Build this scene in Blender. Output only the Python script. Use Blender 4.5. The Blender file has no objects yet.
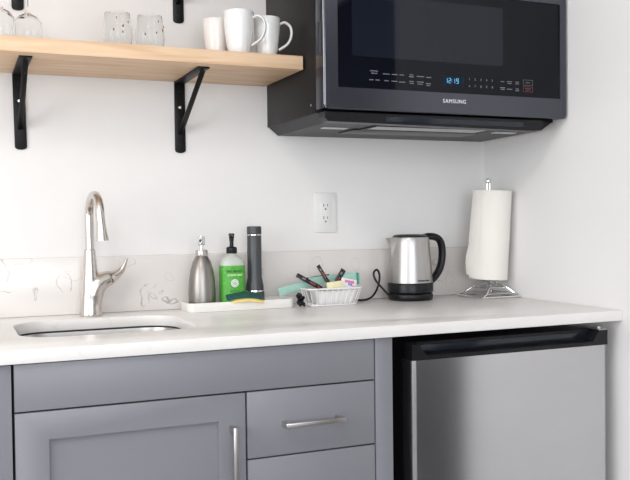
import bpy, bmesh, math, random
from mathutils import Vector, Matrix

random.seed(4)
PI = math.pi
scene = bpy.context.scene
COL = scene.collection

# ------------------------------------------------------------------ camera
cam_d = bpy.data.cameras.new('camera')
cam = bpy.data.objects.new('camera', cam_d)
COL.objects.link(cam)
yaw, pitch, roll = 0.4006, -0.0229, -0.0116
fwd = Vector((math.sin(yaw) * math.cos(pitch), math.cos(yaw) * math.cos(pitch), math.sin(pitch)))
rgt0 = Vector((math.cos(yaw), -math.sin(yaw), 0))
up0 = rgt0.cross(fwd)
rgt = rgt0 * math.cos(roll) + up0 * math.sin(roll)
upv = -rgt0 * math.sin(roll) + up0 * math.cos(roll)
M = Matrix((rgt, upv, -fwd)).transposed().to_4x4()
M.translation = Vector((-1.6282, -2.3956, 1.1613))
cam.matrix_world = M
cam_d.sensor_width = 36.0
cam_d.lens = 36.0 * 849.17 / 630.0
cam_d.clip_start = 0.02
scene.camera = cam

# ------------------------------------------------------------------ world, lights, exposure
scene.view_settings.view_transform = 'Standard'
scene.view_settings.look = 'None'
scene.view_settings.gamma = 1.0
scene.view_settings.use_curve_mapping = False
scene.view_settings.exposure = 0.16
world = bpy.data.worlds.new('daylight')
scene.world = world
world.use_nodes = True
bg = world.node_tree.nodes['Background']
bg.inputs[0].default_value = (0.80, 0.88, 1.0, 1)
bg.inputs[1].default_value = 0.9

ROOM_L, ROOM_B, ROOM_H = -3.4, -4.4, 2.6


def area(name, loc, rot, sx, sy, power, color):
    d = bpy.data.lights.new(name, 'AREA')
    d.shape = 'RECTANGLE'
    d.size, d.size_y = sx, sy
    d.energy = power
    d.color = color
    o = bpy.data.objects.new(name, d)
    o.location = loc
    o.rotation_euler = rot
    COL.objects.link(o)
    return o


# daylight entering by the left window and by the window behind the camera
area('left_window_daylight', (ROOM_L - 0.05, -1.75, 1.55), (0, -PI / 2, 0), 1.5, 1.9, 39, (1.0, 0.99, 0.985))
area('rear_window_daylight', (-1.9, ROOM_B - 0.05, 1.5), (PI / 2, 0, 0), 2.2, 1.6, 47, (0.93, 0.96, 1.0))
area('added_ceiling_fill', (-1.9, -1.9, ROOM_H - 0.06), (0, 0, 0), 0.5, 0.5, 12, (1.0, 0.94, 0.86))  # extra fill from an added ceiling lamp, out of view


# ------------------------------------------------------------------ materials
def new_mat(name):
    m = bpy.data.materials.new(name)
    m.use_nodes = True
    nt = m.node_tree
    return m, nt, nt.nodes['Principled BSDF']


def N(nt, t, **kw):
    n = nt.nodes.new(t)
    for k, v in kw.items():
        setattr(n, k, v)
    return n


def mat(name, color, rough=0.5, metal=0.0, var=0.0, scale=20.0, bump=0.0, stretch=None, spec=None, coat=0.0,
        trans=0.0, ior=None, emit=None, estr=0.0, rvar=0.0):
    """principled material whose colour / roughness / bump vary with object-space noise"""
    m, nt, b = new_mat(name)
    c = tuple(color) + (1,)
    b.inputs['Base Color'].default_value = c
    b.inputs['Roughness'].default_value = rough
    b.inputs['Metallic'].default_value = metal
    if spec is not None:
        b.inputs['Specular IOR Level'].default_value = spec
    if coat:
        b.inputs['Coat Weight'].default_value = coat
        b.inputs['Coat Roughness'].default_value = 0.05
    if trans:
        b.inputs['Transmission Weight'].default_value = trans
    if ior:
        b.inputs['IOR'].default_value = ior
    if emit:
        b.inputs['Emission Color'].default_value = tuple(emit) + (1,)
        b.inputs['Emission Strength'].default_value = estr
    tc = N(nt, 'ShaderNodeTexCoord')
    mp = N(nt, 'ShaderNodeMapping')
    nt.links.new(tc.outputs['Object'], mp.inputs[0])
    if stretch:
        mp.inputs['Scale'].default_value = stretch
    nz = N(nt, 'ShaderNodeTexNoise')
    nz.inputs['Scale'].default_value = scale
    nz.inputs['Detail'].default_value = 4
    nt.links.new(mp.outputs[0], nz.inputs['Vector'])
    if var > 0:
        rp = N(nt, 'ShaderNodeValToRGB')
        lo = tuple(max(0, x * (1 - var)) for x in color) + (1,)
        hi = tuple(min(1, x * (1 + var)) for x in color) + (1,)
        rp.color_ramp.elements[0].position = 0.3
        rp.color_ramp.elements[1].position = 0.7
        rp.color_ramp.elements[0].color = lo
        rp.color_ramp.elements[1].color = hi
        nt.links.new(nz.outputs['Fac'], rp.inputs[0])
        nt.links.new(rp.outputs[0], b.inputs['Base Color'])
    if rvar > 0:
        mr = N(nt, 'ShaderNodeMapRange')
        mr.inputs['To Min'].default_value = max(0.02, rough - rvar)
        mr.inputs['To Max'].default_value = rough + rvar
        nt.links.new(nz.outputs['Fac'], mr.inputs[0])
        nt.links.new(mr.outputs[0], b.inputs['Roughness'])
    if bump > 0:
        bp = N(nt, 'ShaderNodeBump')
        bp.inputs['Strength'].default_value = bump
        bp.inputs['Distance'].default_value = 0.002
        nt.links.new(nz.outputs['Fac'], bp.inputs['Height'])
        nt.links.new(bp.outputs[0], b.inputs['Normal'])
    return m


def quartz(name, base, veins, vein_col, rough):
    """pale quartz: faint clouding, plus individual veins - each a noisy ring or stroke (x, z, rx, rz, width, strength, seed)"""
    m, nt, b = new_mat(name)
    L = nt.links.new
    tc = N(nt, 'ShaderNodeTexCoord')
    n1 = N(nt, 'ShaderNodeTexNoise')
    n1.inputs['Scale'].default_value = 7
    n1.inputs['Detail'].default_value = 8
    L(tc.outputs['Object'], n1.inputs['Vector'])
    rp = N(nt, 'ShaderNodeValToRGB')
    rp.color_ramp.elements[0].position = 0.3
    rp.color_ramp.elements[1].position = 0.7
    rp.color_ramp.elements[0].color = tuple(x * 0.965 for x in base) + (1,)
    rp.color_ramp.elements[1].color = tuple(base) + (1,)
    L(n1.outputs['Fac'], rp.inputs[0])
    # warped coordinates
    n2 = N(nt, 'ShaderNodeTexNoise')
    n2.inputs['Scale'].default_value = 26
    n2.inputs['Detail'].default_value = 3
    L(tc.outputs['Object'], n2.inputs['Vector'])
    sub = N(nt, 'ShaderNodeVectorMath', operation='SUBTRACT')
    sub.inputs[1].default_value = (0.5, 0.5, 0.5)
    L(n2.outputs['Color'], sub.inputs[0])
    sc = N(nt, 'ShaderNodeVectorMath', operation='SCALE')
    sc.inputs['Scale'].default_value = 0.035
    L(sub.outputs[0], sc.inputs[0])
    ad = N(nt, 'ShaderNodeVectorMath', operation='ADD')
    L(tc.outputs['Object'], ad.inputs[0])
    L(sc.outputs[0], ad.inputs[1])
    # a fade noise, so veins come and go
    n3 = N(nt, 'ShaderNodeTexNoise')
    n3.inputs['Scale'].default_value = 30
    L(tc.outputs['Object'], n3.inputs['Vector'])
    fade = N(nt, 'ShaderNodeMapRange')
    fade.inputs['From Min'].default_value = 0.36
    fade.inputs['From Max'].default_value = 0.56
    L(n3.outputs['Fac'], fade.inputs[0])
    total = None
    for (x, y, z, rx, ry, rz, w, s) in veins:
        mp = N(nt, 'ShaderNodeVectorMath', operation='SUBTRACT')
        mp.inputs[1].default_value = (x, y, z)
        L(ad.outputs[0], mp.inputs[0])
        dv = N(nt, 'ShaderNodeVectorMath', operation='DIVIDE')
        dv.inputs[1].default_value = (rx, ry, rz)
        L(mp.outputs[0], dv.inputs[0])
        ln = N(nt, 'ShaderNodeVectorMath', operation='LENGTH')
        L(dv.outputs[0], ln.inputs[0])
        a1 = N(nt, 'ShaderNodeMath', operation='SUBTRACT')
        a1.inputs[1].default_value = 1.0
        L(ln.outputs['Value'], a1.inputs[0])
        a2 = N(nt, 'ShaderNodeMath', operation='ABSOLUTE')
        L(a1.outputs[0], a2.inputs[0])
        mr = N(nt, 'ShaderNodeMapRange')
        mr.inputs['From Min'].default_value = 0
        mr.inputs['From Max'].default_value = 1.3 * w / min(rx, rz if rz < 5 else rx, ry if ry < 5 else rx)
        mr.inputs['To Min'].default_value = s
        mr.inputs['To Max'].default_value = 0
        L(a2.outputs[0], mr.inputs[0])
        if total is None:
            total = mr.outputs[0]
        else:
            mx = N(nt, 'ShaderNodeMath', operation='MAXIMUM')
            L(total, mx.inputs[0])
            L(mr.outputs[0], mx.inputs[1])
            total = mx.outputs[0]
    mu = N(nt, 'ShaderNodeMath', operation='MULTIPLY')
    L(total, mu.inputs[0])
    L(fade.outputs[0], mu.inputs[1])
    mix = N(nt, 'ShaderNodeMix', data_type='RGBA')
    mix.inputs['B'].default_value = tuple(vein_col) + (1,)
    L(mu.outputs[0], mix.inputs['Factor'])
    L(rp.outputs[0], mix.inputs['A'])
    L(mix.outputs['Result'], b.inputs['Base Color'])
    b.inputs['Roughness'].default_value = rough
    return m


def wood(name):
    m, nt, b = new_mat(name)
    L = nt.links.new
    tc = N(nt, 'ShaderNodeTexCoord')
    mp = N(nt, 'ShaderNodeMapping')
    mp.inputs['Scale'].default_value = (1.2, 14, 22)
    L(tc.outputs['Object'], mp.inputs[0])
    n1 = N(nt, 'ShaderNodeTexNoise')
    n1.inputs['Scale'].default_value = 3.2
    n1.inputs['Detail'].default_value = 7
    n1.inputs['Distortion'].default_value = 0.6
    L(mp.outputs[0], n1.inputs['Vector'])
    rp = N(nt, 'ShaderNodeValToRGB')
    e = rp.color_ramp.elements
    e[0].position, e[0].color = 0.28, (0.66, 0.42, 0.25, 1)
    e[1].position, e[1].color = 0.72, (0.86, 0.63, 0.43, 1)
    k = e.new(0.5)
    k.color = (0.77, 0.54, 0.35, 1)
    L(n1.outputs['Fac'], rp.inputs[0])
    # a few small dark knots
    v = N(nt, 'ShaderNodeTexVoronoi')
    v.inputs['Scale'].default_value = 3.1
    L(tc.outputs['Object'], v.inputs['Vector'])
    mr = N(nt, 'ShaderNodeMapRange')
    mr.inputs['From Min'].default_value = 0.0
    mr.inputs['From Max'].default_value = 0.028
    mr.inputs['To Min'].default_value = 0.55
    mr.inputs['To Max'].default_value = 0.0
    L(v.outputs['Distance'], mr.inputs[0])
    mix = N(nt, 'ShaderNodeMix', data_type='RGBA')
    mix.inputs['B'].default_value = (0.30, 0.15, 0.07, 1)
    L(mr.outputs[0], mix.inputs['Factor'])
    L(rp.outputs[0], mix.inputs['A'])
    L(mix.outputs['Result'], b.inputs['Base Color'])
    b.inputs['Roughness'].default_value = 0.5
    return m


def thin_glass(name, tint, rough=0.02):
    m, nt, b = new_mat(name)
    b.inputs['Base Color'].default_value = tint + (1,)
    b.inputs['Transmission Weight'].default_value = 1.0
    b.inputs['Roughness'].default_value = rough
    b.inputs['IOR'].default_value = 1.22
    return m


WALL = mat('wall_paint', (0.83, 0.82, 0.81), 0.75, var=0.01, scale=4, bump=0.03)
CEIL = mat('ceiling_paint', (0.85, 0.85, 0.84), 0.8, var=0.01, scale=4)
FLOOR = mat('floor_boards', (0.27, 0.255, 0.25), 0.45, var=0.25, scale=3, stretch=(1, 12, 1))
CAB = mat('grey_cabinet_paint', (0.220, 0.221, 0.247), 0.42, var=0.03, scale=3)
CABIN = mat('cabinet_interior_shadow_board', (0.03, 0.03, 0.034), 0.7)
BLACKP = mat('black_plastic', (0.009, 0.009, 0.011), 0.32, var=0.1, scale=60, spec=0.28)
BLACKG = mat('glossy_black_plastic', (0.010, 0.013, 0.022), 0.15, spec=0.5)
BLACKM = mat('black_powder_coat', (0.006, 0.006, 0.007), 0.4, bump=0.05, scale=200, spec=0.25)
STEEL = mat('brushed_steel', (0.56, 0.54, 0.525), 0.33, metal=1.0, var=0.05, scale=30, stretch=(60, 60, 1), rvar=0.05)
STEELH = mat('brushed_steel_bottle', (0.32, 0.30, 0.28), 0.37, metal=1.0, var=0.07, scale=8, stretch=(30, 30, 0.6), rvar=0.03)
NICKEL = mat('satin_nickel', (0.66, 0.62, 0.58), 0.24, metal=1.0, var=0.03, scale=40, rvar=0.04)
CHROME = mat('chrome', (0.80, 0.80, 0.81), 0.08, metal=1.0)
FRIDGE = mat('fridge_stainless', (0.57, 0.57, 0.585), 0.18, metal=1.0, var=0.025, scale=24, stretch=(1, 1, 40), rvar=0.03)
DARKST = mat('black_stainless', (0.092, 0.094, 0.114), 0.24, metal=0.9, var=0.03, scale=24, stretch=(1, 1, 30), rvar=0.03)
MWSIDE = mat('black_painted_metal', (0.011, 0.010, 0.010), 0.42, var=0.06, scale=10, spec=0.18)
MWPAN = mat('grey_painted_underside', (0.011, 0.012, 0.017), 0.42, spec=0.28)
MWGLASS = mat('smoked_glass', (0.002, 0.003, 0.007), 0.04, spec=0.24)
MWWIN = mat('smoked_glass_window', (0.006, 0.009, 0.017), 0.05, spec=0.36)
KSTEEL = mat('kettle_brushed_steel', (0.46, 0.45, 0.44), 0.36, metal=1.0, var=0.05, scale=8, stretch=(30, 30, 0.6), rvar=0.03)
WHITEC = mat('white_ceramic', (0.82, 0.82, 0.81), 0.18, coat=0.4)
WHITEC2 = mat('warm_white_ceramic', (0.80, 0.75, 0.72), 0.25, coat=0.2)
TRAYM = mat('ribbed_cream_ceramic', (0.78, 0.76, 0.73), 0.4, bump=0.25, scale=60, stretch=(1, 1, 6))
WHITEP = mat('white_plastic', (0.80, 0.80, 0.79), 0.35)
SLOT = mat('dark_slot', (0.04, 0.04, 0.04), 0.6)
PAPER = mat('kitchen_paper', (0.85, 0.82, 0.77), 0.9, bump=0.4, scale=180)
WIREW = mat('white_coated_wire', (0.84, 0.84, 0.82), 0.35)
GLASS = thin_glass('clear_glass', (0.97, 0.98, 0.98))
SOAPLQ = mat('milky_bottle_plastic', (0.70, 0.74, 0.68), 0.22, var=0.03, trans=0.25)
GREEN = mat('green_label', (0.085, 0.40, 0.045), 0.4, var=0.22, scale=180)
LGREEN = mat('pale_green_label_print', (0.62, 0.85, 0.50), 0.5)
DGREEN = mat('dark_green_print', (0.02, 0.17, 0.03), 0.5)
LABELW = mat('white_print', (0.85, 0.87, 0.85), 0.5)
TORCH = mat('graphite_aluminium', (0.075, 0.08, 0.085), 0.42, metal=0.5, var=0.05, scale=90)
SILVER = mat('silver_ring', (0.75, 0.75, 0.76), 0.2, metal=1.0)
YEL = mat('yellow_sponge_foam', (0.86, 0.66, 0.22), 0.9, var=0.15, scale=250, bump=0.5)
SCRUB = mat('dark_green_scouring_fibre', (0.015, 0.10, 0.085), 0.9, var=0.4, scale=220, bump=0.8)
MINT = mat('mint_paper', (0.36, 0.58, 0.50), 0.5, var=0.05, scale=60)
TEAL = mat('teal_paper', (0.02, 0.28, 0.21), 0.5, var=0.1, scale=60)
PALEY = mat('pale_yellow_paper', (0.83, 0.78, 0.50), 0.6, var=0.05, scale=60)
PINK = mat('pink_print', (0.75, 0.20, 0.33), 0.5)
BLUEP = mat('blue_print', (0.15, 0.22, 0.65), 0.5)
REDP = mat('red_print', (0.38, 0.04, 0.05), 0.5)
PAPERW = mat('white_packet_paper', (0.85, 0.83, 0.84), 0.5)
FOILB = mat('black_glossy_wrapper', (0.015, 0.013, 0.014), 0.25, bump=0.3, scale=70)
LED = mat('blue_clock_digits', (0.05, 0.2, 0.4), 0.4, emit=(0.22, 0.62, 1.0), estr=0.9)
LEDBG = mat('clock_display', (0.004, 0.012, 0.022), 0.3, spec=0.15, emit=(0.02, 0.10, 0.2), estr=0.02)
PRINT = mat('grey_panel_print', (0.20, 0.21, 0.23), 0.5)
PRINTD = mat('dim_panel_print', (0.11, 0.12, 0.135), 0.5)
PRINTR = mat('red_panel_print', (0.13, 0.035, 0.04), 0.5)
LOGO = mat('silver_lettering', (0.75, 0.75, 0.77), 0.4)
MESHM = mat('aluminium_mesh_filter', (0.55, 0.55, 0.55), 0.4, metal=0.9, var=0.5, scale=350, bump=0.8)
LENS = mat('frosted_lamp_cover', (0.6, 0.62, 0.66), 0.3)
DARKDOOR = mat('dark_reflection_door_paint', (0.03, 0.03, 0.034), 0.5)
MOTIF = mat('dark_red_print', (0.22, 0.03, 0.05), 0.5)
WOOD = wood('light_birch_board')
COUNTER = quartz('white_quartz_counter', (0.83, 0.81, 0.79),
                 [(-1.05, -0.35, 0.914, 0.09, 0.05, 9, 0.002, 0.25), (-0.45, -0.5, 0.914, 0.11, 0.05, 9, 0.002, 0.22),
                  (-0.25, -0.3, 0.914, 0.05, 0.09, 9, 0.002, 0.22), (-1.33, -0.64, 0.9, 0.07, 9, 0.02, 0.001, 0.2)],
                 (0.45, 0.42, 0.38), 0.30)
BV = [  # veins of the backsplash: x, y, z, rx, ry, rz, width, strength
    (-1.525, -0.02, 1.035, 0.022, 9, 0.035, 0.0016, 0.75), (-1.51, -0.02, 0.99, 0.028, 9, 0.008, 0.0018, 0.9),
    (-1.49, -0.02, 1.062, 0.045, 9, 0.012, 0.0012, 0.3),
    (-1.355, -0.02, 1.00, 0.020, 9, 0.024, 0.0017, 0.8), (-1.338, -0.02, 1.02, 0.03, 9, 0.01, 0.0014, 0.4),
    (-1.437, -0.02, 0.975, 0.004, 9, 0.014, 0.0016, 0.6), (-1.42, -0.02, 0.945, 0.005, 9, 0.004, 0.0014, 0.5),
    (-1.14, -0.02, 0.955, 0.012, 9, 0.03, 0.0018, 0.8), (-1.125, -0.02, 0.985, 0.014, 9, 0.008, 0.0016, 0.6),
    (-1.115, -0.02, 0.953, 0.007, 9, 0.008, 0.0020, 0.9), (-1.085, -0.02, 0.938, 0.009, 9, 0.006, 0.0024, 1.0),
    (-1.065, -0.02, 0.937, 0.012, 9, 0.005, 0.0018, 0.8), (-1.093, -0.02, 0.966, 0.005, 9, 0.005, 0.0018, 0.6),
    (-1.19, -0.02, 1.05, 0.025, 9, 0.012, 0.0012, 0.35), (-1.07, -0.02, 1.005, 0.011, 9, 0.010, 0.0012, 0.35),
    (-0.62, -0.02, 1.02, 0.02, 9, 0.03, 0.0013, 0.35), (-0.49, -0.02, 1.03, 0.016, 9, 0.02, 0.0012, 0.3),
    (-0.19, -0.02, 1.025, 0.022, 9, 0.010, 0.0030, 0.5), (-0.205, -0.02, 0.945, 0.03, 9, 0.018, 0.0016, 0.4),
    (-0.15, -0.02, 0.96, 0.015, 9, 0.03, 0.0016, 0.3), (-0.77, -0.02, 1.01, 0.018, 9, 0.03, 0.0012, 0.35),
]
SPLASH = quartz('veined_quartz_backsplash', (0.78, 0.745, 0.72), BV, (0.36, 0.32, 0.29), 0.22)


# ------------------------------------------------------------------ mesh helpers
def xform(bm, mtx):
    bmesh.ops.transform(bm, matrix=mtx, verts=bm.verts)


def add_box(bm, x0, x1, y0, y1, z0, z1, bevel=0.0, segs=2):
    r = bmesh.ops.create_cube(bm, size=1.0)
    vs = r['verts']
    for v in vs:
        v.co = Vector(((x0 + x1) / 2 + v.co.x * (x1 - x0), (y0 + y1) / 2 + v.co.y * (y1 - y0), (z0 + z1) / 2 + v.co.z * (z1 - z0)))
    if bevel > 0:
        es = list({e for v in vs for e in v.link_edges})
        bmesh.ops.bevel(bm, geom=es, offset=bevel, segments=segs, profile=0.5, affect='EDGES')


def box(x0, x1, y0, y1, z0, z1, bevel=0.0, segs=2):
    bm = bmesh.new()
    add_box(bm, x0, x1, y0, y1, z0, z1, bevel, segs)
    return bm


def add_lathe(bm, prof, n=48, center=(0, 0), cap0=True, cap1=True):
    rings = []
    for (r, z) in prof:
        rings.append([bm.verts.new((center[0] + r * math.cos(2 * PI * i / n), center[1] + r * math.sin(2 * PI * i / n), z)) for i in range(n)])
    for a, b in zip(rings, rings[1:]):
        for i in range(n):
            j = (i + 1) % n
            bm.faces.new((a[i], a[j], b[j], b[i]))
    if cap0:
        bm.faces.new(list(reversed(rings[0])))
    if cap1:
        bm.faces.new(rings[-1])


def lathe(prof, n=48, center=(0, 0), cap0=True, cap1=True):
    bm = bmesh.new()
    add_lathe(bm, prof, n, center, cap0, cap1)
    return bm


def spline(pts, n=8):
    P = [Vector(p) for p in pts]
    P = [P[0] * 2 - P[1]] + P + [P[-1] * 2 - P[-2]]
    out = []
    for i in range(1, len(P) - 2):
        a, b, c, d = P[i - 1], P[i], P[i + 1], P[i + 2]
        for k in range(n):
            t = k / n
            out.append(0.5 * ((2 * b) + (c - a) * t + (2 * a - 5 * b + 4 * c - d) * t * t + (3 * b - a - 3 * c + d) * t ** 3))
    out.append(P[-2])
    return out


def add_tube(bm, pts, rad, n=12, closed=False, flat=None):
    """sweep a circle (or ellipse: flat = (a, b) factors, a across 'side', b along the normal) of radius rad (value or list)"""
    P = [Vector(p) for p in pts]
    m = len(P)
    R = rad if isinstance(rad, (list, tuple)) else [rad] * m
    T = []
    for i in range(m):
        if closed:
            t = P[(i + 1) % m] - P[i - 1]
        else:
            t = P[min(i + 1, m - 1)] - P[max(i - 1, 0)]
        T.append(t.normalized())
    ref = Vector((0, 0, 1)) if abs(T[0].z) < 0.9 else Vector((0, 1, 0))
    nrm = (ref - T[0] * ref.dot(T[0])).normalized()
    rings = []
    for i in range(m):
        nrm = (nrm - T[i] * nrm.dot(T[i])).normalized()
        bi = T[i].cross(nrm)
        fa, fb = flat if flat else (1, 1)
        rings.append([bm.verts.new(P[i] + nrm * (math.cos(2 * PI * k / n) * R[i] * fb) + bi * (math.sin(2 * PI * k / n) * R[i] * fa)) for k in range(n)])
    rng = range(m) if closed else range(m - 1)
    for i in rng:
        a, b = rings[i], rings[(i + 1) % m]
        for k in range(n):
            j = (k + 1) % n
            bm.faces.new((a[k], a[j], b[j], b[k]))
    if not closed:
        bm.faces.new(list(reversed(rings[0])))
        bm.faces.new(rings[-1])


def tube(pts, rad, n=12, closed=False, flat=None):
    bm = bmesh.new()
    add_tube(bm, pts, rad, n, closed, flat)
    return bm


def add_loft(bm, loops, cap0=True, cap1=True):
    rings = [[bm.verts.new(p) for p in lp] for lp in loops]
    n = len(rings[0])
    for a, b in zip(rings, rings[1:]):
        for i in range(n):
            j = (i + 1) % n
            bm.faces.new((a[i], a[j], b[j], b[i]))
    if cap0:
        bm.faces.new(list(reversed(rings[0])))
    if cap1:
        bm.faces.new(rings[-1])


def add_prism(bm, poly, axis, a, b, bevel=0.0):
    """extrude a 2D polygon along an axis ('x','y','z') from a to b"""
    def P(p, t):
        return {'x': (t, p[0], p[1]), 'y': (p[0], t, p[1]), 'z': (p[0], p[1], t)}[axis]
    v0 = [bm.verts.new(P(p, a)) for p in poly]
    v1 = [bm.verts.new(P(p, b)) for p in poly]
    n = len(poly)
    for i in range(n):
        j = (i + 1) % n
        bm.faces.new((v0[i], v0[j], v1[j], v1[i]))
    bm.faces.new(list(reversed(v0)))
    bm.faces.new(v1)
    if bevel:
        es = list({e for v in v0 + v1 for e in v.link_edges})
        bmesh.ops.bevel(bm, geom=es, offset=bevel, segments=2, profile=0.5, affect='EDGES')


def prism(poly, axis, a, b, bevel=0.0):
    bm = bmesh.new()
    add_prism(bm, poly, axis, a, b, bevel)
    return bm


def rrect(x0, x1, y0, y1, r, n=6):
    pts = []
    for (cx, cy, a0) in ((x1 - r, y1 - r, 0), (x0 + r, y1 - r, 90), (x0 + r, y0 + r, 180), (x1 - r, y0 + r, 270)):
        for k in range(n + 1):
            a = math.radians(a0 + 90 * k / n)
            pts.append((cx + r * math.cos(a), cy + r * math.sin(a)))
    return pts


def ring_frame(bm, o, i, y0, y1, bevel=0.0):
    """rectangular frame in the xz plane: outer o=(x0,x1,z0,z1), inner i, thickness y0..y1"""
    O = [(o[0], o[2]), (o[1], o[2]), (o[1], o[3]), (o[0], o[3])]
    I = [(i[0], i[2]), (i[1], i[2]), (i[1], i[3]), (i[0], i[3])]
    vs = {}
    for nm, lp in (('O', O), ('I', I)):
        for y in (y0, y1):
            vs[nm, y] = [bm.verts.new((p[0], y, p[1])) for p in lp]
    for k in range(4):
        j = (k + 1) % 4
        for y in (y0, y1):
            bm.faces.new((vs['O', y][k], vs['O', y][j], vs['I', y][j], vs['I', y][k]))
        for nm in 'OI':
            bm.faces.new((vs[nm, y0][k], vs[nm, y0][j], vs[nm, y1][j], vs[nm, y1][k]))
    bmesh.ops.recalc_face_normals(bm, faces=bm.faces)
    if bevel:
        es = [e for e in bm.edges if e.is_manifold and e.calc_face_angle(0) > 1.0]
        bmesh.ops.bevel(bm, geom=es, offset=bevel, segments=2, profile=0.5, affect='EDGES')


def mk(name, bm, m, parent=None, smooth=True, world=True, ang=0.6):
    """link bm as one mesh object; coordinates are world coordinates unless world=False (then local to the parent)"""
    bmesh.ops.recalc_face_normals(bm, faces=bm.faces)
    if parent is not None and world:
        o = Vector(parent.location)
        q = parent.parent
        while q is not None:
            o = o + Vector(q.location)
            q = q.parent
        bmesh.ops.translate(bm, verts=bm.verts, vec=-o)
    if smooth:
        for f in bm.faces:
            f.smooth = True
        for e in bm.edges:
            if not e.is_manifold or e.calc_face_angle(0) > ang:
                e.smooth = False
    me = bpy.data.meshes.new(name)
    bm.to_mesh(me)
    bm.free()
    me.materials.append(m)
    ob = bpy.data.objects.new(name, me)
    COL.objects.link(ob)
    if parent is not None:
        ob.parent = parent
    return ob


def tag(o, label, cat, group=None):
    o['label'] = label
    o['category'] = cat
    if group:
        o['group'] = group
    return o


def thing(name, label, cat, loc=(0, 0, 0), group=None):
    o = bpy.data.objects.new(name, None)
    o.empty_display_size = 0.05
    o.location = loc
    COL.objects.link(o)
    return tag(o, label, cat, group)


def struct(name, bm, m, parent=None, smooth=False):
    o = mk(name, bm, m, parent, smooth)
    if parent is None:
        o['kind'] = 'structure'
    return o


def dup(root, loc, label, rotz=None):
    r = root.copy()
    COL.objects.link(r)
    r.location = loc
    if rotz is not None:
        r.rotation_euler = (0, 0, rotz)
    r['label'] = label
    for ch in list(root.children):
        c = ch.copy()
        COL.objects.link(c)
        c.parent = r
        for g in list(ch.children):
            d = g.copy()
            COL.objects.link(d)
            d.parent = c
    return r


def text_bm(s, size, loc, ext=0.0003, align='CENTER', bend=None, bold=0.0, squash=1.0, space=1.0):
    """lettering standing in the xz plane facing -y; bend=(cx, cy, r): wrapped round a vertical cylinder"""
    cu = bpy.data.curves.new('t', 'FONT')
    cu.body = s
    cu.size = size
    cu.align_x = align
    cu.align_y = 'CENTER'
    cu.extrude = ext
    cu.offset = bold
    cu.space_character = space
    cu.resolution_u = 3
    ob = bpy.data.objects.new('t', cu)
    COL.objects.link(ob)
    dg = bpy.context.evaluated_depsgraph_get()
    me = bpy.data.meshes.new_from_object(ob.evaluated_get(dg))
    bpy.data.objects.remove(ob)
    bm = bmesh.new()
    bm.from_mesh(me)
    for v in bm.verts:
        x, y, z = v.co
        if bend:
            cx, cy, r = bend
            a = x * squash / r
            rr = r + z + ext
            # bend around: a=0 faces loc direction given by loc[0] (an angle)
            th = loc[0] + a
            v.co = Vector((cx + rr * math.cos(th), cy + rr * math.sin(th), loc[2] + y))
        else:
            v.co = Vector((loc[0] + x * squash, loc[1] - z, loc[2] + y))
    return bm


# ------------------------------------------------------------------ the room
struct('floor', box(ROOM_L - 0.1, 1.3, ROOM_B - 0.1, 0.1, -0.05, 0), FLOOR)
struct('ceiling', box(ROOM_L - 0.1, 1.3, ROOM_B - 0.1, 0.1, ROOM_H, ROOM_H + 0.05), CEIL)
struct('wall_back', box(ROOM_L - 0.1, 0.1, 0, 0.1, 0, ROOM_H), WALL)
RW = -1.46     # the right wall ends here at a doorway
struct('wall_right', box(0, 0.1, RW, 0, 0, ROOM_H), WALL)
bm = bmesh.new()
add_box(bm, 0, 0.1, ROOM_B, -3.0, 0, ROOM_H)
add_box(bm, 0, 0.1, -3.0, RW, 2.15, ROOM_H)
struct('wall_right_rear', bm, WALL)
d = struct('added_dark_door', box(0.03, 0.07, -2.998, RW - 0.002, 0, 2.148), DARKDOOR)  # unseen door, added to give fridge and microwave their dark reflection
mk('added_door_handle', tube([(0.02, -1.72, 1.0), (-0.03, -1.72, 1.0), (-0.03, -1.84, 1.0)], 0.008), CHROME, d)


def window_wall(name, axis, a0, a1, pos, w0, w1, z0, z1):
    bm = bmesh.new()
    for (s0, s1, t0, t1) in ((a0, w0, 0, ROOM_H), (w1, a1, 0, ROOM_H), (w0, w1, 0, z0), (w0, w1, z1, ROOM_H)):
        if axis == 'x':
            add_box(bm, pos - 0.1, pos, s0, s1, t0, t1)
        else:
            add_box(bm, s0, s1, pos - 0.1, pos, t0, t1)
    struct(name, bm, WALL)


window_wall('wall_left', 'x', ROOM_B - 0.1, 0, ROOM_L, -2.72, -0.78, 0.78, 2.32)
window_wall('wall_rear', 'y', ROOM_L - 0.1, 0.1, ROOM_B, -3.02, -0.78, 0.68, 2.32)
bm = bmesh.new()
for (y0, y1, z0, z1) in ((-2.72, -2.67, .78, 2.32), (-.83, -.78, .78, 2.32), (-2.67, -.83, .78, .83), (-2.67, -.83, 2.27, 2.32), (-1.77, -1.73, .83, 2.27)):
    add_box(bm, ROOM_L - 0.04, ROOM_L, y0, y1, z0, z1)
struct('window_1', bm, WHITEP)
bm = bmesh.new()
for (x0, x1, z0, z1) in ((-3.02, -2.97, .68, 2.32), (-.83, -.78, .68, 2.32), (-2.97, -.83, .68, .73), (-2.97, -.83, 2.27, 2.32), (-1.92, -1.88, .73, 2.27)):
    add_box(bm, x0, x1, ROOM_B - 0.04, ROOM_B, z0, z1)
struct('window_2', bm, WHITEP)
cl = thing('added_ceiling_lamp', 'flat square white ceiling lamp added out of view above the middle of the room', 'lamp', (-1.9, -1.9, ROOM_H))
mk('added_lamp_housing', box(-2.16, -1.64, -2.16, -1.64, ROOM_H - 0.055, ROOM_H - 0.001, 0.01), WHITEP, cl)

# ------------------------------------------------------------------ worktop with the sink cut-out
CZ, CT, CD = 0.914, 0.028, 0.641
SX0, SX1, SY0, SY1, SR = -1.503, -1.098, -0.470, -0.140, 0.085


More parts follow.
